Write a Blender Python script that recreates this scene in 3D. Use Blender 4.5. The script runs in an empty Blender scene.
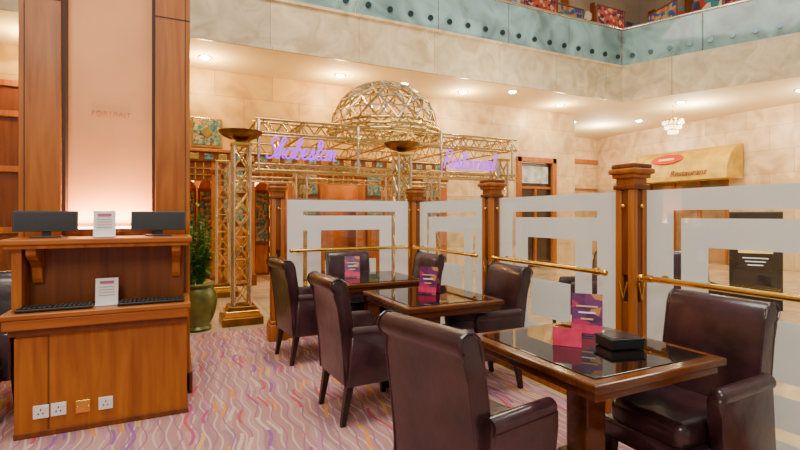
import bpy, bmesh, math, random
from mathutils import Matrix, Vector
random.seed(7)
D=bpy.data; S=bpy.context.scene
# ------------------------------------------------------------ materials
def newmat(name):
    m=D.materials.new(name); m.use_nodes=True
    nt=m.node_tree; b=nt.nodes['Principled BSDF']
    return m,nt,b
def N(nt,t,**k):
    n=nt.nodes.new(t)
    for a,v in k.items(): setattr(n,a,v)
    return n
def mat(name,c,rough=.5,metal=0,noise=0,nscale=8,emit=None,es=0,bump=0,coat=0,bd=.01):
    m,nt,b=newmat(name)
    b.inputs['Base Color'].default_value=(*c,1)
    b.inputs['Roughness'].default_value=rough
    b.inputs['Metallic'].default_value=metal
    b.inputs['Coat Weight'].default_value=coat
    b.inputs['Coat Roughness'].default_value=.12
    tc=N(nt,'ShaderNodeTexCoord'); nz=N(nt,'ShaderNodeTexNoise')
    nz.inputs['Scale'].default_value=nscale; nz.inputs['Detail'].default_value=4
    nt.links.new(tc.outputs['Object'],nz.inputs['Vector'])
    if noise>0:
        r=N(nt,'ShaderNodeValToRGB')
        r.color_ramp.elements[0].position=.3; r.color_ramp.elements[1].position=.7
        r.color_ramp.elements[0].color=(*[x*(1-noise) for x in c],1)
        r.color_ramp.elements[1].color=(*[min(1,x*(1+noise)) for x in c],1)
        nt.links.new(nz.outputs['Fac'],r.inputs['Fac']); nt.links.new(r.outputs['Color'],b.inputs['Base Color'])
    if bump>0:
        bp=N(nt,'ShaderNodeBump'); bp.inputs['Strength'].default_value=bump; bp.inputs['Distance'].default_value=bd
        nt.links.new(nz.outputs['Fac'],bp.inputs['Height']); nt.links.new(bp.outputs['Normal'],b.inputs['Normal'])
    if emit:
        b.inputs['Emission Color'].default_value=(*emit,1); b.inputs['Emission Strength'].default_value=es
    return m
def wood(name,c1,c2,rough=.35,vert=True,s=1.0):
    m,nt,b=newmat(name)
    tc=N(nt,'ShaderNodeTexCoord'); mp=N(nt,'ShaderNodeMapping')
    mp.inputs['Scale'].default_value=(14*s,14*s,1.2*s) if vert else (1.2*s,14*s,14*s)
    nz=N(nt,'ShaderNodeTexNoise'); nz.inputs['Scale'].default_value=1.3; nz.inputs['Detail'].default_value=6; nz.inputs['Distortion'].default_value=.6
    r=N(nt,'ShaderNodeValToRGB'); r.color_ramp.elements[0].position=.3; r.color_ramp.elements[1].position=.72
    r.color_ramp.elements[0].color=(*c1,1); r.color_ramp.elements[1].color=(*c2,1)
    nt.links.new(tc.outputs['Object'],mp.inputs['Vector']); nt.links.new(mp.outputs['Vector'],nz.inputs['Vector'])
    nt.links.new(nz.outputs['Fac'],r.inputs['Fac']); nt.links.new(r.outputs['Color'],b.inputs['Base Color'])
    b.inputs['Roughness'].default_value=rough; b.inputs['Coat Weight'].default_value=.06; b.inputs['Coat Roughness'].default_value=.15; b.inputs['Specular IOR Level'].default_value=.35
    return m
def marble(name,c1,c2,cm,bw=1.0,bh=.6,rough=.3,horizontal=False,mort=.006,ns=1.2):
    m,nt,b=newmat(name)
    tc=N(nt,'ShaderNodeTexCoord'); sp=N(nt,'ShaderNodeSeparateXYZ'); cb=N(nt,'ShaderNodeCombineXYZ')
    nt.links.new(tc.outputs['Object'],sp.inputs[0])
    if horizontal:
        nt.links.new(sp.outputs[0],cb.inputs[0]); nt.links.new(sp.outputs[1],cb.inputs[1])
    else:
        ad=N(nt,'ShaderNodeMath',operation='ADD'); nt.links.new(sp.outputs[0],ad.inputs[0]); nt.links.new(sp.outputs[1],ad.inputs[1])
        nt.links.new(ad.outputs[0],cb.inputs[0]); nt.links.new(sp.outputs[2],cb.inputs[1])
    br=N(nt,'ShaderNodeTexBrick'); br.offset=0 if horizontal else .5
    br.inputs['Scale'].default_value=1; br.inputs['Brick Width'].default_value=bw; br.inputs['Row Height'].default_value=bh
    br.inputs['Mortar Size'].default_value=mort; br.inputs['Color1'].default_value=(.82,.82,.82,1); br.inputs['Color2'].default_value=(1.08,1.05,1.0,1)
    br.inputs['Mortar'].default_value=(.55,.50,.44,1)
    nt.links.new(cb.outputs[0],br.inputs['Vector'])
    nz=N(nt,'ShaderNodeTexNoise'); nz.inputs['Scale'].default_value=ns; nz.inputs['Detail'].default_value=8; nz.inputs['Distortion'].default_value=1.2
    nt.links.new(tc.outputs['Object'],nz.inputs['Vector'])
    r=N(nt,'ShaderNodeValToRGB'); r.color_ramp.elements[0].position=.32; r.color_ramp.elements[1].position=.68
    r.color_ramp.elements[0].color=(*c1,1); r.color_ramp.elements[1].color=(*c2,1)
    e=r.color_ramp.elements.new(.5); e.color=(*cm,1)
    nt.links.new(nz.outputs['Fac'],r.inputs['Fac'])
    mx=N(nt,'ShaderNodeMixRGB',blend_type='MULTIPLY'); mx.inputs[0].default_value=1
    nt.links.new(r.outputs['Color'],mx.inputs[1]); nt.links.new(br.outputs['Color'],mx.inputs[2])
    nt.links.new(mx.outputs[0],b.inputs['Base Color']); b.inputs['Roughness'].default_value=rough
    return m
def carpet():
    m,nt,b=newmat('carpet_pattern'); L=nt.links.new
    tc=N(nt,'ShaderNodeTexCoord'); sp=N(nt,'ShaderNodeSeparateXYZ'); L(tc.outputs['Object'],sp.inputs[0])
    def M(op,a,c=None,d=None):
        n=N(nt,'ShaderNodeMath',operation=op)
        for i,v in enumerate((a,c,d)):
            if v is None: continue
            if isinstance(v,(int,float)): n.inputs[i].default_value=v
            else: L(v,n.inputs[i])
        return n.outputs[0]
    nz=N(nt,'ShaderNodeTexNoise'); nz.inputs['Scale'].default_value=1.6; L(tc.outputs['Object'],nz.inputs['Vector'])
    X,Y=sp.outputs[0],sp.outputs[1]
    w=M('SINE',M('ADD',M('MULTIPLY',Y,15),M('MULTIPLY',nz.outputs['Fac'],5)))
    u=M('ADD',X,M('MULTIPLY',w,.016))
    w2=M('SINE',M('ADD',M('MULTIPLY',Y,13),M('MULTIPLY',X,5)))
    u2=M('ADD',X,M('MULTIPLY',w2,.022))
    def line(uu,freq,width,soft=.05):
        f=M('FRACT',M('MULTIPLY',uu,freq)); t=M('ABSOLUTE',M('SUBTRACT',f,.5))
        return M('LESS_THAN',t,width)
    def cellcol(uu,freq,fy,pal):
        cx=M('FLOOR',M('MULTIPLY',uu,freq)); cy=M('FLOOR',M('ADD',M('MULTIPLY',Y,fy),M('MULTIPLY',cx,.37)))
        cb=N(nt,'ShaderNodeCombineXYZ'); L(cx,cb.inputs[0]); L(cy,cb.inputs[1])
        wn=N(nt,'ShaderNodeTexWhiteNoise',noise_dimensions='2D'); L(cb.outputs[0],wn.inputs['Vector'])
        r=N(nt,'ShaderNodeValToRGB'); r.color_ramp.interpolation='CONSTANT'
        els=r.color_ramp.elements
        els[0].color=(*pal[0],1); els[1].position=1/len(pal); els[1].color=(*pal[1],1)
        for i in range(2,len(pal)):
            e=els.new(i/len(pal)); e.color=(*pal[i],1)
        L(wn.outputs['Value'],r.inputs['Fac']); return r.outputs['Color'],wn.outputs['Value']
    base,_=cellcol(u,14,1.4,[(.40,.205,.19),(.46,.25,.22),(.34,.18,.19),(.42,.20,.18)])
    accents,v=cellcol(u2,18,4.4,[(.66,.25,.05),(.42,.07,.17),(.60,.40,.32),(.50,.08,.10),(.27,.10,.28),(.66,.36,.09),(.46,.20,.30)])
    def mix(f,a,c):
        n=N(nt,'ShaderNodeMixRGB'); 
        L(f,n.inputs[0]); L(a,n.inputs[1])
        if isinstance(c,tuple): n.inputs[2].default_value=(*c,1)
        else: L(c,n.inputs[2])
        return n.outputs[0]
    c=mix(line(u,14,.09),base,(.54,.37,.33))
    c=mix(line(M('ADD',u2,.03),10,.05),c,(.32,.13,.21))
    c=mix(M('MULTIPLY',line(u2,18,.20),M('GREATER_THAN',M('FRACT',M('MULTIPLY',v,7.3)),.62)),c,accents)
    n2=N(nt,'ShaderNodeTexNoise'); n2.inputs['Scale'].default_value=180; L(tc.outputs['Object'],n2.inputs['Vector'])
    mm=N(nt,'ShaderNodeMixRGB',blend_type='OVERLAY'); mm.inputs[0].default_value=.35; L(c,mm.inputs[1]); L(n2.outputs['Fac'],mm.inputs[2])
    L(mm.outputs[0],b.inputs['Base Color']); b.inputs['Roughness'].default_value=.95; b.inputs['Specular IOR Level'].default_value=.1
    return m
def mixglass(name,tint,fac,gloss_rough=.02,surf=None,surf_tr=False):
    m=D.materials.new(name); m.use_nodes=True; nt=m.node_tree; nt.nodes.clear(); L=nt.links.new
    o=N(nt,'ShaderNodeOutputMaterial'); mx=N(nt,'ShaderNodeMixShader'); tr=N(nt,'ShaderNodeBsdfTransparent')
    tr.inputs[0].default_value=(*tint,1); mx.inputs[0].default_value=fac
    L(tr.outputs[0],mx.inputs[1]); 
    if surf:
        p=N(nt,'ShaderNodeBsdfPrincipled'); p.inputs['Base Color'].default_value=(*surf,1); p.inputs['Roughness'].default_value=gloss_rough
        if surf_tr:
            tl=N(nt,'ShaderNodeBsdfTranslucent'); tl.inputs[0].default_value=(*surf,1)
            m2=N(nt,'ShaderNodeMixShader'); m2.inputs[0].default_value=.5; L(p.outputs[0],m2.inputs[1]); L(tl.outputs[0],m2.inputs[2]); L(m2.outputs[0],mx.inputs[2])
        else: L(p.outputs[0],mx.inputs[2])
        if not surf_tr:
            tc=N(nt,'ShaderNodeTexCoord'); nz=N(nt,'ShaderNodeTexNoise'); nz.inputs['Scale'].default_value=1.5; nz.inputs['Detail'].default_value=6; nz.inputs['Distortion'].default_value=1
            r=N(nt,'ShaderNodeValToRGB'); r.color_ramp.elements[0].position=.35; r.color_ramp.elements[1].position=.65
            r.color_ramp.elements[0].color=(*[x*.6 for x in surf],1); r.color_ramp.elements[1].color=(*[min(1,x*1.4) for x in surf],1)
            L(tc.outputs['Object'],nz.inputs['Vector']); L(nz.outputs['Fac'],r.inputs['Fac']); L(r.outputs['Color'],p.inputs['Base Color'])
    else:
        g=N(nt,'ShaderNodeBsdfGlossy'); g.inputs['Roughness'].default_value=gloss_rough; L(g.outputs[0],mx.inputs[2])
    L(mx.outputs[0],o.inputs[0]); return m
def vor(name,pal,scale,rough=.7,emit=0,stretch=(1,1,1)):
    m,nt,b=newmat(name); L=nt.links.new
    tc=N(nt,'ShaderNodeTexCoord'); mp=N(nt,'ShaderNodeMapping'); mp.inputs['Scale'].default_value=stretch
    v=N(nt,'ShaderNodeTexVoronoi'); v.inputs['Scale'].default_value=scale
    L(tc.outputs['Object'],mp.inputs[0]); L(mp.outputs[0],v.inputs['Vector'])
    s=N(nt,'ShaderNodeSeparateColor'); L(v.outputs['Color'],s.inputs[0])
    r=N(nt,'ShaderNodeValToRGB'); r.color_ramp.interpolation='CONSTANT'; els=r.color_ramp.elements
    els[0].color=(*pal[0],1); els[1].position=1/len(pal); els[1].color=(*pal[1],1)
    for i in range(2,len(pal)):
        e=els.new(i/len(pal)); e.color=(*pal[i],1)
    L(s.outputs[0],r.inputs['Fac']); L(r.outputs['Color'],b.inputs['Base Color']); b.inputs['Roughness'].default_value=rough
    if emit: L(r.outputs['Color'],b.inputs['Emission Color']); b.inputs['Emission Strength'].default_value=emit
    return m
M_leather=mat('brown_leather',(.034,.012,.015),.28,0,.5,7,bump=.45,coat=.25,bd=.012)
M_dleg=wood('dark_leg_wood',(.012,.006,.005),(.030,.011,.006),.3)
M_wood=wood('warm_wood',(.27,.068,.006),(.46,.145,.014),.4)
M_woodh=wood('warm_wood_h',(.26,.062,.006),(.44,.13,.014),.32,vert=False)
M_woodd=wood('mid_wood',(.12,.028,.004),(.22,.058,.008),.4)
M_groove=mat('groove_dark',(.04,.012,.005),.6)
M_twood=wood('table_wood',(.070,.020,.005),(.17,.050,.011),.15,vert=False)
M_ttop=mat('black_table_glass',(.006,.004,.004),.02,0)
M_brass=mat('brass',(.85,.52,.09),.22,1,.15,5)
M_gold=mat('pale_gold_metal',(.64,.46,.17),.25,1,.2,4)
M_steel=mat('champagne_metal',(.76,.71,.58),.14,1,.15,4)
M_bronze=mat('bronze',(.22,.11,.02),.3,1,.3,6)
M_white=mat('white_card',(.85,.82,.80),.5)
M_black=mat('black_plastic',(.008,.008,.009),.4)
M_screen=mat('screen_glass',(.006,.006,.008),.35)
M_socket=mat('socket_plastic',(.80,.76,.68),.4)
M_wall=marble('beige_marble',(.46,.265,.062),(.74,.48,.15),(.62,.38,.10),1.1,.62,.4,ns=1.8)
M_wall2=marble('cream_marble',(.54,.34,.17),(.84,.64,.38),(.72,.50,.26),1.1,.62,.35,ns=1.8)
M_fascia=marble('fascia_marble',(.54,.41,.22),(.82,.68,.42),(.70,.55,.32),1.6,1.4,.35,ns=2.6)
M_floor=marble('floor_marble',(.52,.37,.21),(.76,.60,.40),(.66,.49,.30),.6,.6,.12,True)
M_ceil=mat('ceiling_plaster',(.82,.65,.36),.8,0,.03,2)
M_panel=mat('onyx_panel',(.84,.36,.12),.5,0,.14,1.6)
M_glass=mixglass('clear_glass',(.97,.99,.98),.06)
M_frost=mixglass('frosted_film',(1,1,1),.86,.6,(.94,.96,1.0),True)
M_teal=mixglass('teal_glass',(.80,.95,.95),.74,.06,(.30,.47,.45))
M_stud=mat('steel_stud',(.09,.13,.14),.25,1)
M_emw=mat('lamp_glow',(1,1,1),.5,emit=(1,.86,.55),es=110)
M_neon=mat('purple_neon',(.3,.05,.6),.4,emit=(.34,.03,.80),es=1.9)
M_carpet=carpet()
# ------------------------------------------------------------ builder
class B:
    def __init__(s): s.v=[];s.f=[];s.m=[];s.sm=[];s.mats=[]
    def mi(s,m):
        if m not in s.mats: s.mats.append(m)
        return s.mats.index(m)
    def add(s,bm,m,smooth=False,mx=None):
        if mx is not None: bm.transform(mx)
        bmesh.ops.recalc_face_normals(bm,faces=bm.faces[:])
        o=len(s.v); bm.verts.index_update()
        s.v+=[tuple(v.co) for v in bm.verts]; k=s.mi(m)
        for f in bm.faces:
            s.f.append([o+v.index for v in f.verts]); s.m.append(k); s.sm.append(smooth)
        bm.free()
    def box(s,c,d,m,bev=0,rot=None,seg=2,smooth=False):
        bm=bmesh.new(); bmesh.ops.create_cube(bm,size=1)
        bm.transform(Matrix.Diagonal((*d,1)))
        if bev>0: bmesh.ops.bevel(bm,geom=bm.edges[:],offset=min(bev,min(d)*.49),segments=seg,affect='EDGES',profile=.5)
        mx=Matrix.Translation(c)
        if rot is not None: mx=mx@rot
        s.add(bm,m,smooth,mx)
    def bb(s,x0,x1,y0,y1,z0,z1,m,bev=0):
        s.box(((x0+x1)/2,(y0+y1)/2,(z0+z1)/2),(abs(x1-x0),abs(y1-y0),abs(z1-z0)),m,bev)
    def tube(s,a,b,r,m,seg=8,r2=None):
        a=Vector(a);b=Vector(b);d=b-a
        if d.length<1e-5:return
        bm=bmesh.new(); bmesh.ops.create_cone(bm,cap_ends=True,segments=seg,radius1=r,radius2=r if r2 is None else r2,depth=d.length)
        mx=Matrix.Translation((a+b)/2)@d.to_track_quat('Z','Y').to_matrix().to_4x4()
        s.add(bm,m,True,mx)
    def ball(s,c,r,m,sc=(1,1,1)):
        bm=bmesh.new(); bmesh.ops.create_uvsphere(bm,u_segments=16,v_segments=10,radius=r)
        s.add(bm,m,True,Matrix.Translation(c)@Matrix.Diagonal((*sc,1)))
    def lathe(s,prof,m,c=(0,0,0),seg=28,sm=True):
        bm=bmesh.new(); rings=[]
        for r,z in prof:
            rings.append([bm.verts.new((c[0]+max(r,.0005)*math.cos(2*math.pi*i/seg),c[1]+max(r,.0005)*math.sin(2*math.pi*i/seg),c[2]+z)) for i in range(seg)])
        for a,b_ in zip(rings,rings[1:]):
            for i in range(seg): bm.faces.new((a[i],a[(i+1)%seg],b_[(i+1)%seg],b_[i]))
        s.add(bm,m,sm)
    def prof(s,pts,w,m,mx=None,bev=0,smooth=True,y0=0):
        bm=bmesh.new()
        a=[bm.verts.new((p[0],y0-w/2,p[1])) for p in pts]; b_=[bm.verts.new((p[0],y0+w/2,p[1])) for p in pts]
        n=len(pts); f1=bm.faces.new(a); f2=bm.faces.new(b_[::-1])
        for i in range(n): bm.faces.new((a[i],b_[i],b_[(i+1)%n],a[(i+1)%n]))
        if bev>0:
            es=[e for e in bm.edges if (e in f1.edges or e in f2.edges)]
            bmesh.ops.bevel(bm,geom=es,offset=bev,segments=3,affect='EDGES',profile=.5)
        s.add(bm,m,smooth,mx)
    def obj(s,name,loc=(0,0,0),rz=0):
        me=D.meshes.new(name); me.from_pydata(s.v,[],s.f)
        for m in s.mats: me.materials.append(m)
        me.polygons.foreach_set('material_index',s.m); me.polygons.foreach_set('use_smooth',s.sm); me.update()
        o=D.objects.new(name,me); S.collection.objects.link(o); o.location=loc; o.rotation_euler=(0,0,rz)
        if any(s.sm):
            try:
                md=o.modifiers.new('wn','WEIGHTED_NORMAL'); md.keep_sharp=True
                me.set_sharp_from_angle(angle=math.radians(50))
            except Exception: pass
        return o
def inst(o,name,loc,rz=0):
    c=D.objects.new(name,o.data); S.collection.objects.link(c); c.location=loc; c.rotation_euler=(0,0,rz); return c
# ------------------------------------------------------------ floor
b=B(); b.bb(-8,15,-3,14,-.1,0,M_floor); b.obj('floor')
b=B(); b.bb(-4,2.66,-2,5.95,.0,.012,M_carpet); b.obj('carpet')
# ------------------------------------------------------------ walls
YF,YW,ZS,ZT=8.14,9.76,4.2,5.1
b=B(); T=.25
for x0,x1,z0,z1 in [(-8,-.3,0,ZS),(-.3,5.8,2.5,ZS),(5.8,8.1,0,ZS),(8.1,9.3,2.86,ZS),(9.3,10.1,0,ZS)]:
    b.bb(x0,x1,YW,YW+T,z0,z1,M_wall if x0<5 else M_wall2)
b.obj('wall_back')
b=B(); b.bb(10.1,14,12.5,12.75,0,ZS,M_wall2); b.obj('wall_corridor')
b=B(); b.bb(14,14.25,0,7.9,0,ZS,M_wall2); b.bb(14,14.25,10.4,12.75,0,ZS,M_wall2); b.bb(14,14.25,7.9,10.4,2.5,ZS,M_wall2); b.obj('wall_right')
b=B(); b.bb(-8.2,-8,-3,14,0,ZS,M_wall); b.obj('wall_left')
def slab(name,z0,z1,m,mside):
    pts=[(-8,YF),(10,YF),(13.73,-.04),(15,-.04),(15,14),(-8,14)]
    bm=bmesh.new(); a=[bm.verts.new((x,y,z0)) for x,y in pts]; c=[bm.verts.new((x,y,z1)) for x,y in pts]
    bm.faces.new(a); bm.faces.new(c)
    bb_=B(); 
    bm2=bmesh.new(); 
    for i in range(6):
        j=(i+1)%6; q=[bm2.verts.new(v) for v in ((*pts[i],z0),(*pts[j],z0),(*pts[j],z1),(*pts[i],z1))]; bm2.faces.new(q)
    bb_.add(bm,m); bb_.add(bm2,mside); return bb_.obj(name)
slab('ceiling',ZS,ZT,M_ceil,M_fascia)
C=Vector((10,YF,0)); dr=Vector((.415,-.909,0)).normalized(); E=C+dr*8.5
b=B(); b.bb(-8,10.02,YF-.03,YF,ZS,ZS+.05,M_fascia)
b.bb(-8,10.02,YF-.05,YF,ZT-.06,ZT-.01,M_fascia)
b.obj('trim_1')
# balustrade
b=B()
x=-4.0
while x<10:
    x1=min(x+1.75,10); b.bb(x+.01,x1-.01,YF+.0,YF+.02,ZT+.002,ZT+.86,M_teal); x+=1.75
rot=Matrix.Rotation(math.atan2(dr.y,dr.x),4,'Z')
for i in range(5):
    p=C+dr*(i*1.7+.85); b.box((p.x+.02,p.y+.01,ZT+.433),(1.68,.02,.86),M_teal,rot=rot)
b.tube((-4,YF+.01,ZT+.9),(10,YF+.01,ZT+.9),.03,M_steel); b.tube((10,YF+.01,ZT+.9),(E.x,E.y,ZT+.9),.03,M_steel)
x=-3.8
while x<10:
    b.tube((x,YF-.04,ZT+.2),(x,YF,ZT+.2),.055,M_stud,14); x+=.44
for i in range(22):
    p=C+dr*(.25+i*.4); n=Vector((-.909,-.415,0)); q=p+n*.04
    b.tube((q.x,q.y,ZT+.2),(p.x,p.y,ZT+.2),.055,M_stud,14)
b.obj('glass_balustrade')
# upper shops
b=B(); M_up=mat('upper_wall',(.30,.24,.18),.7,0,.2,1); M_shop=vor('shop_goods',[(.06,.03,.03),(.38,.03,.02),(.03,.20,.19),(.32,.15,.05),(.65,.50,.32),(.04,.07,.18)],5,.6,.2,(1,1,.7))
b.bb(-6,14.5,11,11.2,ZT+.001,8.8,M_up)
for i in range(11):
    x0=1+i*1.25; b.bb(x0,x0+1.05,10.94,11.0,ZT+.05,7.9,M_shop); b.bb(x0+1.05,x0+1.25,10.88,11,ZT+.001,8.2,M_woodd)
b.bb(14.4,14.6,0,11.2,ZT+.001,8.8,M_up)
for i in range(8):
    y0=.6+i*1.25; b.bb(14.32,14.4,y0,y0+1.05,ZT+.05,7.9,M_shop); b.bb(14.28,14.4,y0+1.05,y0+1.25,ZT+.001,8.2,M_woodd)
b.obj('wall_upper')
b=B(); b.bb(-8,15,8.2,14,8.8,9,M_ceil); b.obj('ceiling_upper')
pal=[[(.45,.02,.02),(.50,.08,.03),(.08,.02,.05),(.6,.35,.14)],[(.02,.18,.17),(.40,.27,.08),(.03,.06,.22),(.50,.07,.04)]]
for i,(x,y) in enumerate([(5.6,8.9),(6.9,9.2),(8.1,8.9),(9.3,9.2),(10.4,8.8),(11.6,8.2),(12.2,6.6),(12.9,5.0)]):
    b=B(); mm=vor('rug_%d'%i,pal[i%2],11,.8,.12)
    b.box((0,0,.95),(.95,.03,1.6),mm,.01); b.tube((-.55,0,1.77),(.55,0,1.77),.025,M_woodd)
    for s_ in(-.52,.52): b.tube((s_,0,0),(s_,0,1.77),.02,M_woodd); b.box((s_,0,.015),(.06,.4,.03),M_woodd)
    b.obj('hanging_rug',(x,y,ZT),0 if i<5 else 1.3)
# restaurant interior
M_int=mat('interior_wall',(.42,.15,.03),.6,0,.3,2); M_lat=vor('lattice_tile',[(.05,.16,.14),(.34,.19,.04),(.09,.22,.19),(.42,.28,.09),(.03,.08,.10)],24,.4)
b=B(); b.bb(-.8,6.3,12.8,13,0,ZS,M_int); b.bb(-.8,-.6,10.02,12.8,0,ZS,M_int); b.bb(6.1,6.3,10.02,12.8,0,ZS,M_int); b.obj('wall_restaurant')
b=B()
b.bb(-.36,5.86,YW-.10,YW-.002,2.42,2.62,M_woodd,.01); b.bb(-.4,5.9,YW-.14,YW-.002,2.60,2.66,M_wood,.01)
for k in range(24): b.bb(-.25+k*.252,-.10+k*.252,YW-.115,YW-.10,2.46,2.57,M_lat if k%2 else M_brass,.004)
xs=[-.3,.72,1.35,2.2,2.85,3.7,4.35,5.1,5.8]
for x in xs:
    b.bb(x-.09,x+.09,YW-.08,YW-.002,0,2.45,M_wood,.01); b.bb(x-.12,x+.12,YW-.11,YW-.002,0,.22,M_woodd,.01); b.bb(x-.12,x+.12,YW-.11,YW-.002,2.2,2.28,M_woodd,.01)
for i in range(len(xs)-1):
    x0,x1=xs[i]+.09,xs[i+1]-.09
    if x1-x0<.6:
        b.bb(x0,x1,YW-.05,YW-.003,0,2.42,M_woodd)
        for k in range(4): b.bb(x0+.05,x1-.05,YW-.07,YW-.05,.12+k*.57,.60+k*.57,M_lat if k>1 else M_wood,.012)
    else:
        b.bb(x0,x1,YW-.06,YW-.003,2.05,2.42,M_woodd)
        n=6
        for k in range(1,n):
            xx=x0+(x1-x0)*k/n; b.bb(xx-.01,xx+.01,YW-.08,YW-.06,2.08,2.40,M_brass)
        for zz in (2.16,2.28): b.bb(x0,x1,YW-.08,YW-.06,zz,zz+.015,M_brass)
b.obj('door_1')
for i,(x,z) in enumerate([(-.25,2.98),(.55,2.98)]):
    b=B(); b.box((0,0,0),(.56,.05,.56),M_brass,.01); b.box((0,-.03,0),(.48,.03,.48),M_lat,.005)
    b.box((0,-.05,0),(.16,.02,.16),M_brass,.004,rot=Matrix.Rotation(.785,4,'Y'))
    b.obj('ornamental_tile_panel',(x,YW-.03,z))
M_lant=mat('lantern_glow',(1,.8,.4),.5,emit=(1,.66,.22),es=10); M_cab=mat('cabinet_glow',(.9,.6,.2),.4,emit=(1,.5,.08),es=1.0)
for x,y in [(.2,11.6),(1.8,12),(3.3,11.6),(4.9,12)]:
    b=B(); b.lathe([(.0,0),(.16,0),(.2,.1),(.16,.28),(.06,.34),(.0,.34)],M_lant); b.tube((0,0,.34),(0,0,2.1),.012,M_brass)
    b.obj('pendant_lantern',(x,y,2.1))
for x in (2.0,4.8):
    b=B(); b.box((0,0,.9),(.7,.4,1.8),M_woodd,.02); b.box((0,-.21,.95),(.5,.02,1.4),M_cab)
    for k in range(4): b.box((0,-.225,.4+k*.36),(.56,.03,.03),M_woodd)
    for k in range(3):
        for j in range(4): b.lathe([(0,0),(.03,0),(.035,.08),(.012,.13),(.012,.18),(0,.18)],M_dleg,(-.18+j*.12,-.24,.42+k*.36),10)
    b.obj('display_cabinet',(x,12.5,0))
# tiled folding screens inside the entrance
for x,y,r in ((.25,10.9,.1),(1.78,11.0,-.08)):
    b=B()
    for k in range(3):
        cx=(k-1)*.36; dy=.04*(k%2)
        b.box((cx,dy,1.0),(.34,.04,1.95),M_woodd,.006); b.box((cx,dy-.025,1.35),(.26,.012,1.1),M_lat,.003); b.box((cx,dy-.025,.40),(.26,.012,.62),M_wood,.004)
        b.prof([(-.17,0),(.17,0),(.12,.12),(0,.20),(-.12,.12)],.04,M_wood,Matrix.Translation((cx,dy,1.97)),smooth=False)
    b.obj('folding_screen',(x,y,0),r)
# left wood portal
b=B()
b.bb(-3.6,-1.75,YW-.08,YW-.002,0,3.6,M_woodd,.01)
for x in(-3.6,-2.9,-2.2,-1.75): b.bb(x-.07,x+.07,YW-.14,YW-.08,0,3.6,M_wood,.01)
for z in (.1,1.1,2.1,3.0,3.5): b.bb(-3.6,-1.75,YW-.13,YW-.08,z,z+.1,M_wood,.01)
b.obj('door_4')
# right doorway
b=B(); 
for x in (8.1,9.3): b.bb(x-.07,x+.07,YW-.08,YW-.002,0,2.93,M_wood,.01)
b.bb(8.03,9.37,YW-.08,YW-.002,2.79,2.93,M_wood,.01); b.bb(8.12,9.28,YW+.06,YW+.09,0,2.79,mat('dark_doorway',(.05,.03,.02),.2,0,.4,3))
b.bb(8.17,9.23,YW-.0,YW+.06,2.1,2.16,M_wood); b.bb(8.67,8.73,YW,YW+.06,0,2.1,M_wood)
b.bb(8.25,9.15,YW+.03,YW+.05,2.25,2.7,mat('lit_transom',(.5,.55,.55),.3,0,.5,6))
b.obj('door_2')
# downlights
for x,y in [(-2.0,9),(.48,9),(2.98,9),(5.9,9),(8.8,9.0),(11.3,7.5),(12.6,5.6),(12.4,9.5),(13.2,4.0),(6.9,8.5),(4.4,9.0),(10.8,10.5)]:
    b=B(); b.lathe([(.085,-.012),(.115,-.012),(.12,0),(.085,.0)],M_brass); b.lathe([(0,-.04),(.05,-.036),(.085,-.010)],M_emw); b.obj('ceiling_downlight',(x,y,ZS-.001))
# corridor trims, awning, exit sign, chandelier
b=B(); b.bb(10.1,13.98,12.4,12.5,3.25,3.4,M_wood,.01); b.bb(10.1,13.98,12.42,12.5,2.3,2.36,M_wood,.01); b.obj('trim_2')
b=B(); M_aw=mat('gold_awning_fabric',(.50,.32,.02),.55,0,.25,4); 
pts=[(0,0)]+[(-.75*math.sin(a),.95*math.cos(a)) for a in [k*math.pi/2/10 for k in range(10,-1,-1)]]
b.prof(pts,2.9,M_aw,smooth=False)
bm=bmesh.new(); bmesh.ops.create_cone(bm,cap_ends=True,segments=28,radius1=.5,radius2=.5,depth=.02)
b.add(bm,mat('red_badge',(.50,.015,.01),.4),False,Matrix.Translation((-.57,.35,.66))@Matrix.Rotation(math.radians(-52),4,'Y')@Matrix.Diagonal((.36,1.0,1,1)))
b.box((-.585,.35,.66),(.012,.5,.08),mat('badge_gold',(.9,.6,.15),.4),.003,rot=Matrix.Rotation(math.radians(38),4,'Y'))
b.obj('gold_awning',(13.93,8.95,2.4))
tx=D.curves.new('awning_lettering','FONT'); tx.body='Restaurant'; tx.size=.24; tx.extrude=.008; tx.shear=.3; tx.align_x='CENTER'; tx.materials.append(mat('dark_letters',(.16,.03,.01),.5))
to=D.objects.new('awning_lettering',tx); S.collection.objects.link(to); to.location=(13.17,8.55,2.53); to.rotation_euler=(math.pi/2,0,-math.pi/2)
b=B(); b.bb(14.1,14.15,7.95,10.35,0,2.45,mat('shop_front',(.32,.18,.08),.4,0,.5,1.5)); 
for y in (7.92,8.7,9.5,10.3): b.bb(13.99,14.1,y,y+.08,0,2.38,M_wood)
b.obj('door_3')
b=B(); b.box((0,0,0),(.42,.05,.2),mat('exit_green',(.02,.35,.12),.4,emit=(.03,.6,.2),es=1.2),.006); b.box((0,-.03,.0),(.2,.01,.06),M_white); b.tube((0,0,.1),(0,0,.16),.01,M_steel); b.box((0,.035,0),(.46,.03,.24),M_white,.005)
b.obj('exit_sign',(12.0,12.35,2.6))
M_cr=mat('crystal_glow',(1,.95,.85),.1,emit=(1,.82,.45),es=5)
b=B(); b.tube((0,0,.35),(0,0,.7),.012,M_brass)
for k,(r,z) in enumerate([(.22,.3),(.17,.18),(.10,.06)]):
    b.lathe([(r,0),(r+.01,.02),(r,.04)],M_brass,(0,0,z))
    for j in range(14):
        a=j*2*math.pi/14; b.ball((r*math.cos(a),r*math.sin(a),z-.04),.026,M_cr,(1,1,1.8))
b.obj('chandelier',(11.45,7.8,3.49))
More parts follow.
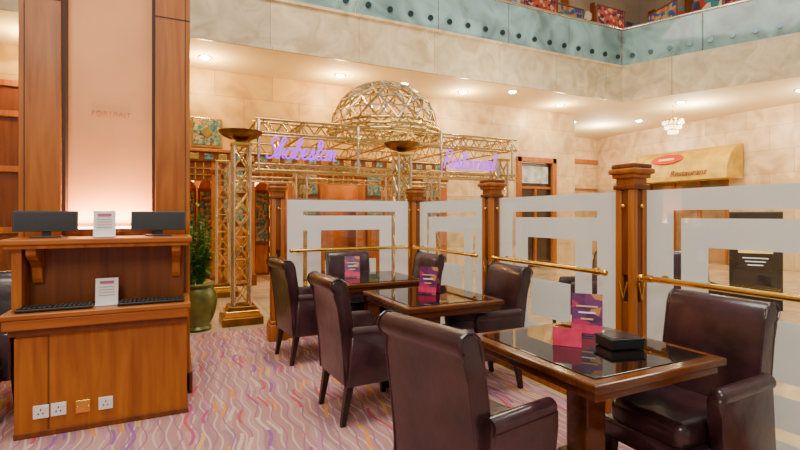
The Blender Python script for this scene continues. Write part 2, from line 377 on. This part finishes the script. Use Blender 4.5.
# ------------------------------------------------------------ dining chair
def chair_mesh():
    b=B(); W=.53
    back=[(-.16,.36),(-.185,.50),(-.215,.65),(-.24,.80),(-.255,.90),(-.272,.945),(-.30,.968),(-.335,.97),(-.362,.955),(-.375,.925),(-.362,.895),(-.338,.87),(-.320,.75),(-.30,.60),(-.285,.45),(-.275,.27),(-.18,.27)]
    b.prof(back,W-.04,M_leather,bev=.018)
    for s_ in (-1,1):
        y=s_*(W/2-.022)
        for p,q in zip(back[:-2],back[1:-1]): b.tube((p[0],y,p[1]),(q[0],y,q[1]),.005,M_leather,6)
    b.box((.0,0,.315),(.54,W-.05,.10),M_leather,.02,seg=3,smooth=True)
    b.box((.035,0,.415),(.48,W-.14,.125),M_leather,.045,seg=4,smooth=True)
    arm=[(-.27,.27),(.12,.27),(.135,.40),(.155,.52),(.165,.585),(.15,.61),(.10,.62),(-.1,.625),(-.24,.64)]
    for s_ in (-1,1):
        b.prof(arm,.065,M_leather,bev=.015,y0=s_*(W/2-.01))
        b.tube((-.24,s_*(W/2-.005),.618),(.13,s_*(W/2-.005),.605),.036,M_leather,14)
        b.ball((.13,s_*(W/2-.005),.605),.036,M_leather,(.8,1,1))
    for x in (.22,-.23):
        for s_ in (-1,1):
            bm=bmesh.new(); bmesh.ops.create_cone(bm,cap_ends=True,segments=4,radius1=.022,radius2=.036,depth=.28)
            dx=-.05 if x<0 else .01
            sh=Matrix.Identity(4); sh[0][2]=-dx/.28
            b.add(bm,M_dleg,False,Matrix.Translation((x+dx/2,s_*(W/2-.05),.14))@sh@Matrix.Rotation(math.pi/4,4,'Z'))
    return b
ch=chair_mesh().obj('dining_chair',(1.20,1.70,.012),.22)
for i,(x,y,r) in enumerate([(1.26,3.17,.05),(1.22,4.58,.12),(2.24,1.49,math.pi),(2.24,3.22,math.pi-.08),(2.20,4.5,math.pi),(1.8,4.86,-math.pi/2),(-1.28,4.12,-math.pi/2)]):
    inst(ch,'dining_chair.%03d'%(i+1),(x,y,.012),r)
inst(ch,'dining_chair.%03d'%9,(4.3,4.1,0),2.6); inst(ch,'dining_chair.%03d'%10,(5.2,3.3,0),-2.2)
# ------------------------------------------------------------ tables
def table():
    b=B(); w,l=.80,.84; H=.76
    b.box((0,0,H-.0175),(w,l,.035),M_twood,.008); b.box((0,0,H+.001),(w-.11,l-.11,.006),M_ttop,.002)
    b.box((0,0,H-.055),(w-.05,l-.05,.04),M_twood,.006); b.box((0,0,H-.078),(w-.14,l-.14,.03),M_twood,.005)
    b.box((0,0,H-.36),(.13,.13,.58),M_twood,.012); b.box((0,0,H-.12),(.24,.24,.05),M_twood,.012); b.box((0,0,.20),(.19,.19,.10),M_twood,.015)
    ft=[(.05,.24),(.05,.14),(.15,.10),(.25,.045),(.33,.0),(.40,.0),(.41,.03),(.37,.055),(.30,.085),(.22,.15),(.14,.22)]
    for k in range(4): b.prof(ft,.065,M_dleg,Matrix.Rotation(math.pi/4+k*math.pi/2,4,'Z'),bev=.008,smooth=False)
    return b
tb=table().obj('dining_table',(1.79,1.66,.012)); inst(tb,'dining_table.001',(1.80,3.22,.012)); inst(tb,'dining_table.002',(1.80,4.42,.012))
# menus
M_menu=vor('menu_print',[(.12,.015,.09),(.16,.02,.12),(.08,.01,.07),(.14,.02,.12),(.40,.015,.10),(.10,.01,.08),(.50,.20,.06)],16,.3,.0,(1,1,1.6)); M_pink=mat('pink_card',(.60,.015,.08),.4,0,.25,20); M_gd=mat('gold_print',(.7,.45,.2),.4)
def tent(h,w,m,extra=True):
    b=B(); a=.22
    for s_ in (-1,1):
        b.box((0,s_*math.sin(a)*h*.5,math.cos(a)*h/2),(w,.003,h),m,rot=Matrix.Rotation(s_*a,4,'X'))
        if extra:
            for k in range(3):
                b.box((0,s_*(math.sin(a)*h*(.3+.15*k)+.003),math.cos(a)*h*(.7-.15*k)),(w*(.7-.15*k),.002,h*.035),M_gd if k!=1 else M_white,rot=Matrix.Rotation(s_*a,4,'X'))
            b.box((0,s_*(math.sin(a)*h*.86+.002),math.cos(a)*h*.16),(w,.002,h*.2),M_pink,rot=Matrix.Rotation(s_*a,4,'X'))
    return b
ZTb=.012+.765
mn=tent(.215,.15,M_menu).obj('menu_tent_card',(1.95,1.80,ZTb),-.85)
inst(mn,'menu_tent_card.001',(1.83,3.28,ZTb),-.9); inst(mn,'menu_tent_card.002',(1.60,4.45,ZTb),-.3)
tent(.085,.13,M_pink,False).obj('reserved_card',(1.69,1.68,ZTb),-.85)
b=B(); b.box((0,0,.022),(.17,.13,.04),M_black,.006); b.box((0,0,.046),(.178,.138,.012),M_black,.004); b.box((0,0,.053),(.15,.11,.003),mat('box_lid',(.03,.03,.035),.15),.001); b.obj('black_condiment_box',(1.90,1.56,ZTb),-.25)
# ------------------------------------------------------------ partition
PX=2.77; PY=5.33
def post(x,y,name):
    b=B(); w=.14
    b.box((0,0,.09),(w+.06,w+.06,.18),M_wood,.01); b.box((0,0,.20),(w+.03,w+.03,.04),M_wood,.01)
    for sx in(-1,1):
        for sy in (-1,1): b.box((sx*(w/2-.022),sy*(w/2-.022),.88),(.044,.044,1.40),M_wood,.006)
    b.box((0,0,.52),(w-.02,w-.02,.60),M_woodd,.004); b.box((0,0,1.28),(w-.02,w-.02,.56),M_woodd,.004)
    b.box((0,0,.9),(.08,.08,.2),M_groove)
    q=w/2+.008
    for s_ in(-1,1):
        for t_ in (-1,1):
            b.tube((s_*q,t_*.03,.96),(s_*q,0,.84),.005,M_brass); b.tube((t_*.03,s_*q,.96),(0,s_*q,.84),.005,M_brass)
        b.ball((s_*q,0,1.46),.014,M_brass); b.ball((0,s_*q,1.46),.014,M_brass)
    b.box((0,0,1.585),(w+.02,w+.02,.03),M_woodd,.004); b.box((0,0,1.625),(w-.01,w-.01,.05),M_wood)
    b.box((0,0,1.66),(w+.03,w+.03,.03),M_wood,.006); b.box((0,0,1.69),(w+.065,w+.065,.035),M_wood,.008); b.box((0,0,1.723),(w+.04,w+.04,.035),M_woodd,.01)
    return b.obj(name,(x,y,0))
py=[-.94,.62,2.18,3.72,PY]
p0=post(PX,py[0],'partition_post'); k=1
for y in py[1:]: inst(p0,'partition_post.%03d'%k,(PX,y,0)); k+=1
inst(p0,'partition_post.%03d'%k,(1.03,PY,.0125))
def panel(ax,ay,bx,by,name,zz=0):
    b=B(); A=Vector((ax,ay,0)); Bv=Vector((bx,by,0)); d=(Bv-A); L=d.length; d.normalize(); n=Vector((d.y,-d.x,0))
    rot=Matrix.Rotation(math.atan2(d.y,d.x),4,'Z'); z0,z1=.10,1.58
    def rect(s0,s1,za,zb,m,t=.003,off=0):
        c=A+d*((s0+s1)/2)+n*off; b.box((c.x,c.y,(za+zb)/2),(s1-s0,t,zb-za),m,rot=rot)
    rect(0,L,z0,z1,M_glass,.010)
    def ring(s0,s1,za,zb,w,h):
        rect(s0,s1,zb-h,zb,M_frost,off=.009); rect(s0,s1,za,za+h,M_frost,off=.009)
        rect(s0,s0+w,za+h,zb-h,M_frost,off=.009); rect(s1-w,s1,za+h,zb-h,M_frost,off=.009)
    ring(.02,L-.02,.12,1.56,.18,.13)
    ring(.25,L-.25,.31,1.38,.16,.17)
    rect(.46,L-.46,.55,.86,M_frost,off=.009)
    rect(.20,.25,1.21,1.38,M_frost,off=.009); rect(L-.25,L-.20,.31,.5,M_frost,off=.009)
    rect(0,L,.0,.10,M_wood,.06)
    o=b.obj(name); o.location.z=zz; return o
g=.09
for i in range(4): panel(PX,py[i]+g,PX,py[i+1]-g,'window_%d'%(i+1))
panel(1.03+g,PY,PX-g,PY,'window_5',.0125)
def rail(a,c,name,n):
    b=B(); a=Vector(a);c=Vector(c);d=(c-a).normalized()
    b.tube(a,c,.018,M_brass,14)
    for p,s_ in((a,-1),(c,1)):
        b.ball(p,.024,M_brass); b.tube(p-d*s_*.05,p-d*s_*.08,.023,M_brass,14)
        q=p-d*s_*.12; b.tube(q,q+Vector(n)*.072,.012,M_brass); b.tube(q+Vector(n)*.060,q+Vector(n)*.072,.025,M_brass,12)
    return b.obj(name)
for i in range(4): rail((PX-.09,py[i]+.14,1.0),(PX-.09,py[i+1]-.14,1.0),'brass_rail' if i==0 else 'brass_rail.%03d'%i,(1,0,0))
rail((1.03+.14,PY-.09,1.0),(PX-.17,PY-.09,1.0),'brass_rail.004',(0,1,0))
# ------------------------------------------------------------ wood clad column + console
b=B(); x0,x1,y0,y1=-.96,.105,4.0,5.0; zt=7.0; zb=.012
b.bb(x0,x0+.24,y0,y1,zb,zt,M_wood,.004); b.bb(x1-.24,x1,y0,y1,zb,zt,M_wood,.004)
b.bb(x0+.24,x1-.24,y0+.12,y1-.12,zb,zt,M_panel)
b.bb(x0+.24,x0+.262,y0+.02,y0+.12,zb,zt,M_groove); b.bb(x1-.262,x1-.24,y0+.02,y0+.12,zb,zt,M_groove)
b.bb(x0+.03,x0+.035,y0-.003,y0,zb,zt,M_groove); b.bb(x1-.035,x1-.03,y0-.003,y0,zb,zt,M_groove)
for xa,xb in((x0,x0+.24),(x1-.24,x1)): b.bb(xa-.002,xb+.002,y0-.003,y0,2.9,2.908,M_groove)
b.bb(x0+.262,x1-.262,y0+.02,y0+.12,zb,1.30,M_woodd)
b.bb(x0+.28,x1-.28,y0+.035,y0+.09,1.30,1.315,mat('uplight_tube',(1,.9,.8),.5,emit=(1,.66,.42),es=16))
b.bb(x0-.02,x1+.02,y0+.0,y1+.02,zb,.18,M_woodd,.01)
b.obj('wood_clad_column')
tx=D.curves.new('wall_lettering','FONT'); tx.body='PORTRAIT'; tx.size=.055; tx.extrude=.002; tx.align_x='CENTER'
to=D.objects.new('wall_lettering',tx); S.collection.objects.link(to); to.location=(-.43,y0+.117,2.14); to.rotation_euler=(math.pi/2,0,0); tx.materials.append(mat('engraved',(.60,.24,.08),.5))
b=B(); f=3.63; bk=3.985
cx0,cx1=-.885,.077
b.bb(cx0+.0,cx1,f,bk,.0125,.66,M_wood,.004)
b.bb(cx0-.006,cx0+.16,f-.006,f+.05,.02,.64,M_wood,.003); b.bb(cx0+.166,cx0+.170,f-.003,f,.02,.64,M_groove)
b.bb(cx0-.06,cx1+.02,f-.10,bk,.765,.80,M_woodh,.008); b.bb(cx0-.05,cx1+.01,f-.085,f+.1,.70,.765,M_woodh,.008); b.bb(cx0-.03,cx1,f-.04,bk,.655,.705,M_woodd,.006)
b.bb(cx0+.03,cx1-.02,f+.18,bk,.80,1.21,M_woodd)
b.bb(cx0-.07,cx1+.03,f-.07,bk,1.215,1.25,M_woodh,.008); b.bb(cx0-.05,cx1+.01,f-.05,bk,1.19,1.216,M_wood,.004)
br=[(0,1.19),(0,.98),(-.03,.96),(-.045,.99),(-.055,1.06),(-.10,1.10),(-.16,1.12),(-.20,1.15),(-.20,1.19)]
for xx in (cx0+.08,cx1-.07):
    b.prof(br,.055,M_wood,Matrix.Translation((xx,f+.18,0))@Matrix.Rotation(math.pi/2,4,'Z'),bev=.004,smooth=False)
b.bb(cx0-.02,cx0+.03,f+.0,bk,.8,1.19,M_wood) ; b.bb(cx0-.01,cx1+.01,f-.01,bk,.0125,.05,M_woodd,.004)
b.obj('internet_console_desk')
M_bz=mat('bezel_grey',(.03,.03,.034),.3)
def monitor():
    b=B(); R=Matrix.Rotation(-.10,4,'X')
    b.box((0,0,.108),(.35,.016,.135),M_bz,.004,rot=R); b.box((0,-.0085,.108),(.33,.003,.112),M_screen,rot=R)
    b.box((0,.02,.04),(.05,.015,.07),M_bz,.004); b.box((0,.02,.005),(.17,.11,.010),M_bz,.003); return b
mo=monitor().obj('computer_monitor',(-.765,3.80,1.251),.08); inst(mo,'computer_monitor.001',(-.105,3.80,1.251),-.05)
def kb():
    b=B(); b.box((0,0,.012),(.40,.14,.018),M_black,.005)
    for r in range(5):
        for c in range(15): b.box((-.18+c*.0257,-.048+r*.024,.024),(.021,.019,.008),M_screen,.002)
    return b
k0=kb().obj('computer_keyboard',(-.68,3.64,.801)); inst(k0,'computer_keyboard.001',(-.14,3.64,.801))
M_mauve=mat('mauve_print',(.45,.10,.22),.5); M_gp=mat('grey_print',(.4,.38,.38),.6)
def leaf():
    b=B(); R=Matrix.Rotation(-.12,4,'X'); b.box((0,0,.09),(.13,.003,.175),M_white,rot=R); b.box((0,.025,.06),(.05,.05,.12),M_white,.002); b.box((0,-.02,.004),(.13,.05,.006),M_white,.001)
    b.box((.0,.002,.15),(.08,.002,.018),M_mauve,rot=R)
    for k in range(4): b.box((0,-.001-.002*k,.12-.018*k),(.09,.002,.004),M_gp,rot=R)
    return b
l0=leaf().obj('information_leaflet_stand',(-.43,3.74,1.251)); inst(l0,'information_leaflet_stand.001',(-.41,3.68,.8005))
for i,(x,z,m) in enumerate([(-.755,.17,0),(-.665,.17,0),(-.535,.165,1),(-.41,.165,0)]):
    b=B(); b.box((0,0,0),(.082,.012,.082),M_socket if m==0 else M_brass,.004)
    if m==0:
        for dx,dz in ((-.012,-.01),(.012,-.01),(0,.014)): b.box((dx,-.007,dz),(.006,.003,.009),M_black)
        b.box((.026,-.008,.024),(.012,.006,.018),M_white,.001)
    else:
        for dx in(-.03,.03): b.ball((dx,-.006,0),.004,M_steel)
    b.obj('wall_socket',(x,f-.012 if x<-.725 else f-.006,z))
# ------------------------------------------------------------ pavilion
M_ul=mat('uplight_glow',(1,.8,.5),.5,emit=(1,.65,.3),es=4)
def pav():
    b=B()
    def lat(x,y,z0,z1,h=.09,m=M_steel):
        c=[(x-h,y-h),(x+h,y-h),(x+h,y+h),(x-h,y+h)]
        for p in c: b.tube((*p,z0),(*p,z1),.020,m,10)
        n=max(1,round((z1-z0)/.30)); dz=(z1-z0)/n
        for i in range(n):
            for k in range(4):
                p,q=c[k],c[(k+1)%4]; za=z0+i*dz
                if i%2: p,q=q,p
                b.tube((*p,za),(*q,za+dz),.009,M_gold,6); b.tube((*q,za),(*p,za+dz),.009,M_gold,6)
                b.tube((*p,za),(*q,za),.009,M_gold,6)
    def truss(a,c,h,m=M_gold,r=.018,step=.28):
        a=Vector(a);c=Vector(c); L=(c-a).length; n=max(2,round(L/step)); up=Vector((0,0,h))
        b.tube(a,c,r,m); b.tube(a+up,c+up,r,m)
        for i in range(n):
            p=a.lerp(c,i/n); q=a.lerp(c,(i+1)/n); mid=(p+q)/2+up
            b.tube(p,mid,r*.55,m,6); b.tube(mid,q,r*.55,m,6)
    cols=[(.78,6.45),(3.12,6.45),(4.95,6.45),(.75,8.7),(2.1,8.7),(3.9,8.7),(4.95,8.7)]
    for i,(x,y) in enumerate(cols):
        b.box((x,y,.05),(.50,.50,.10),M_bronze,.01); b.box((x,y,.14),(.42,.42,.08),M_brass,.01); b.box((x,y,.2),(.34,.34,.06),M_bronze,.01)
        lat(x,y,.22,2.30,.10); b.box((x,y,2.32),(.26,.26,.04),M_brass,.006)
        if i<2:
            b.lathe([(.06,0),(.07,.03),(.14,.05),(.23,.09),(.27,.13),(.28,.15),(.26,.15),(.2,.11),(.0,.07)],M_bronze,(x,y,2.34))
            b.lathe([(0,.12),(.2,.125)],M_ul,(x,y,2.34))
    for y in (6.42,6.66,8.7):
        truss((.95,y,2.50),(5.3,y,2.50),.18); truss((.95,y,2.0),(5.3,y,2.0),.08,step=.2)
    for x in (1.0,1.6,2.3,3.0,3.6,4.3,5.2):
        truss((x,6.42,2.5),(x,8.7,2.5),.18); 
    for x in (1.0,2.4,3.8,5.2): b.tube((x,6.42,2.0),(x,6.42,2.68),.02,M_steel)
    cx,cy,R=3.22,7.35,.89; seg=20
    for z,r in ((2.72,.96),(2.80,.96),(2.90,R)):
        for i in range(seg):
            a0=2*math.pi*i/seg;a1=2*math.pi*(i+1)/seg
            b.tube((cx+r*math.cos(a0),cy+r*math.sin(a0),z),(cx+r*math.cos(a1),cy+r*math.sin(a1),z),.024,M_gold)
    for i in range(seg):
        a0=2*math.pi*i/seg;a1=2*math.pi*(i+1)/seg
        b.tube((cx+.96*math.cos(a0),cy+.96*math.sin(a0),2.72),(cx+R*math.cos(a1),cy+R*math.sin(a1),2.90),.013,M_gold,6)
        b.tube((cx+.96*math.cos(a1),cy+.96*math.sin(a1),2.72),(cx+R*math.cos(a0),cy+R*math.sin(a0),2.90),.013,M_gold,6)
    rings=[]; seg=18
    for j in range(6):
        t=j/6*math.pi/2; r=R*math.cos(t); z=2.90+.74*math.sin(t)
        rings.append([Vector((cx+r*math.cos(2*math.pi*(i+.5*(j%2))/seg),cy+r*math.sin(2*math.pi*(i+.5*(j%2))/seg),z)) for i in range(seg)])
    for j in range(6):
        for i in range(seg):
            if j>0: b.tube(rings[j][i],rings[j][(i+1)%seg],.013,M_steel,6)
            if j<5:
                k0=i; k1=(i-1)%seg if j%2==0 else (i+1)%seg
                b.tube(rings[j][i],rings[j+1][k0],.018,M_steel,6); b.tube(rings[j][i],rings[j+1][k1],.018,M_gold,6)
            elif i%2==0: b.tube(rings[j][i],(cx,cy,3.64),.014,M_gold,6)
    b.ball((cx,cy,3.65),.05,M_brass)
    return b.obj('dome_pavilion')
pav()
G={'S':(.5,[[(.45,.85),(.3,1),(.12,.85),(.2,.6),(.4,.35),(.35,.08),(.12,0),(0,.12)]]),
'h':(.46,[[(0,0),(.15,.5),(.28,.95),(.2,1.0),(.12,.8),(.1,0),(.16,.35),(.28,.48),(.35,.35),(.36,.05),(.46,0)]]),
'a':(.44,[[(.32,.42),(.18,.5),(.04,.3),(.08,.05),(.22,.02),(.34,.3),(.35,.48),(.34,.1),(.44,0)]]),
'b':(.42,[[(0,0),(.14,.5),(.26,.95),(.18,1),(.1,.8),(.1,.1),(.2,0),(.34,.1),(.36,.35),(.24,.45),(.42,.42)]]),
'e':(.36,[[(0,.1),(.2,.25),(.28,.42),(.18,.5),(.06,.3),(.1,.05),(.24,0),(.36,.1)]]),
's':(.36,[[(0,0),(.14,.3),(.2,.52),(.24,.3),(.26,.08),(.12,0),(.36,.04)]]),
't':(.32,[[(0,0),(.12,.4),(.18,.95),(.14,.3),(.18,.02),(.32,.04)],[(.02,.68),(.32,.72)]]),
'n':(.44,[[(0,.4),(.06,.5),(.1,.3),(.09,0),(.14,.35),(.26,.5),(.33,.35),(.33,.05),(.44,0)]]),
'r':(.34,[[(0,.1),(.1,.5),(.14,.42),(.26,.44),(.24,.1),(.34,0)]]),
'u':(.42,[[(0,.48),(.02,.1),(.14,0),(.27,.15),(.3,.48),(.3,.08),(.42,0)]]),
'R':(.52,[[(.05,0),(.1,1)],[(0,.9),(.2,1.02),(.4,.95),(.42,.72),(.3,.55),(.12,.5),(.3,.3),(.52,0)]])}
def neon(body,x,y,z,w,h,name):
    c=D.curves.new(name,'CURVE'); c.dimensions='3D'; c.bevel_depth=.012; c.bevel_resolution=2; c.resolution_u=6; c.materials.append(M_neon)
    tot=sum(G[k][0] for k in body); sx=w/tot; cx=0
    for k in body:
        adv,strokes=G[k]
        for st in strokes:
            sp=c.splines.new('BEZIER'); sp.bezier_points.add(len(st)-1)
            for bp,(px,pz) in zip(sp.bezier_points,st):
                bp.co=((cx+px)*sx+pz*h*.25,0,pz*h); bp.handle_left_type=bp.handle_right_type='AUTO'
        cx+=adv
    o=D.objects.new(name,c); S.collection.objects.link(o); o.location=(x,y,z)
neon('Shabestan',1.08,6.36,2.16,.96,.28,'neon_sign')
neon('Restaurant',3.80,6.36,2.14,1.0,.28,'neon_sign.001')
# plant
b=B(); M_pot=mat('green_gold_pot',(.13,.14,.03),.3,.3,.4,6); M_leaf=mat('leaf_green',(.05,.20,.015),.5,0,.4,5)
b.lathe([(0,0),(.14,0),(.17,.03),(.15,.06),(.21,.2),(.24,.35),(.22,.46),(.18,.52),(.22,.56),(.21,.58),(.17,.54),(0,.52)],M_pot)
for i in range(90):
    a=random.uniform(0,6.28); r=random.uniform(.03,.24); h=.62+random.uniform(.1,.85)*(1-.3*r); 
    tip=Vector((r*math.cos(a),r*math.sin(a),h)); base=Vector((.06*math.cos(a),.06*math.sin(a),.52)); b.tube(base,tip,.005,M_leaf,5)
    for j in range(6):
        p=base.lerp(tip,.4+.13*j); d=Vector((math.cos(a+random.uniform(-1.5,1.5)),math.sin(a+random.uniform(-1.5,1.5)),random.uniform(-.3,.5))).normalized(); sd=d.cross(Vector((0,0,1))).normalized()*.03; l=.10
        bm=bmesh.new(); v=[bm.verts.new(q) for q in (p,p+d*l*.4+sd,p+d*l,p+d*l*.4-sd)]; bm.faces.new(v); b.add(bm,M_leaf)
b.obj('potted_plant',(.24,6.24,0))
# kiosk
M_kt=mat('kiosk_text',(.8,.8,.8),.4,emit=(.8,.8,.8),es=.6)
b=B(); b.box((0,0,.03),(.5,.4,.06),M_black,.01); b.box((0,0,.75),(.62,.07,1.40),M_black,.012); b.box((0,-.037,.80),(.54,.004,1.15),M_screen)
b.box((0,-.041,1.0),(.40,.004,.30),mat('kiosk_picture',(.8,.5,.15),.4,0,.5,9,emit=(.9,.55,.15),es=1))
for k in range(3): b.box((0,-.041,.78-.05*k),(.30-.06*k,.004,.014),M_kt)
b.box((0,-.041,1.28),(.3,.004,.035),M_kt)
b.obj('digital_signage_stand',(7.55,3.9,0),-1.09)
# ------------------------------------------------------------ lights
def area(n,loc,sz,e,c,rot=(0,0,0),sy=None):
    l=D.lights.new(n,'AREA'); l.size=sz; l.energy=e; l.color=c
    if sy: l.shape='RECTANGLE'; l.size_y=sy
    o=D.objects.new(n,l); S.collection.objects.link(o); o.location=loc; o.rotation_euler=rot
def pt(n,loc,e,c,r=.1):
    l=D.lights.new(n,'POINT'); l.energy=e; l.color=c; l.shadow_soft_size=r
    o=D.objects.new(n,l); S.collection.objects.link(o); o.location=loc
area('atrium_light',(1,2,9.5),5,950,(1,.93,.82))
area('front_fill',(-1.5,-2.5,5.0),2,220,(1,.89,.73),(math.radians(55),0,-.3))  # unseen fill added behind the camera, brightens lounge and leather highlights
for x in (-2,.48,2.98,5.9,8.8): pt('downlight_lamp',(x,9.0,3.95),95 if x<5 else 75,(1,.68,.28) if x<5 else (1,.78,.45))
for x,y in ((11.8,7.5),(12.8,5),(12,10.5)): pt('corridor_lamp',(x,y,3.8),170,(1,.88,.68))
for x in (.6,2.6,4.8): pt('restaurant_lamp',(x,11.3,2.6),75,(1,.60,.20))
area('column_lamp',(-.43,4.045,1.335),.5,22,(1,.60,.34),(math.pi,0,0),.05)
for x,y in ((5.5,2.5),(8,5),(6,7)): pt('hall_lamp',(x,y,3.9),105,(1,.90,.74),.4)
for x in (4,9,12.5): pt('upper_lamp',(x,9.6 if x<12 else 6.5,7.8),100,(1,.88,.72),.3)
w=D.worlds.new('World'); S.world=w; w.use_nodes=True; w.node_tree.nodes['Background'].inputs[0].default_value=(1,.96,.91,1); w.node_tree.nodes['Background'].inputs[1].default_value=.42
# ------------------------------------------------------------ camera
cam=D.cameras.new('camera'); co=D.objects.new('camera',cam); S.collection.objects.link(co)
cam.sensor_width=36; cam.lens=36*470/800; cam.shift_y=-10/800
co.location=(0,0,1.4); co.rotation_euler=(math.pi/2,0,-math.atan2(.432,.902)); S.camera=co
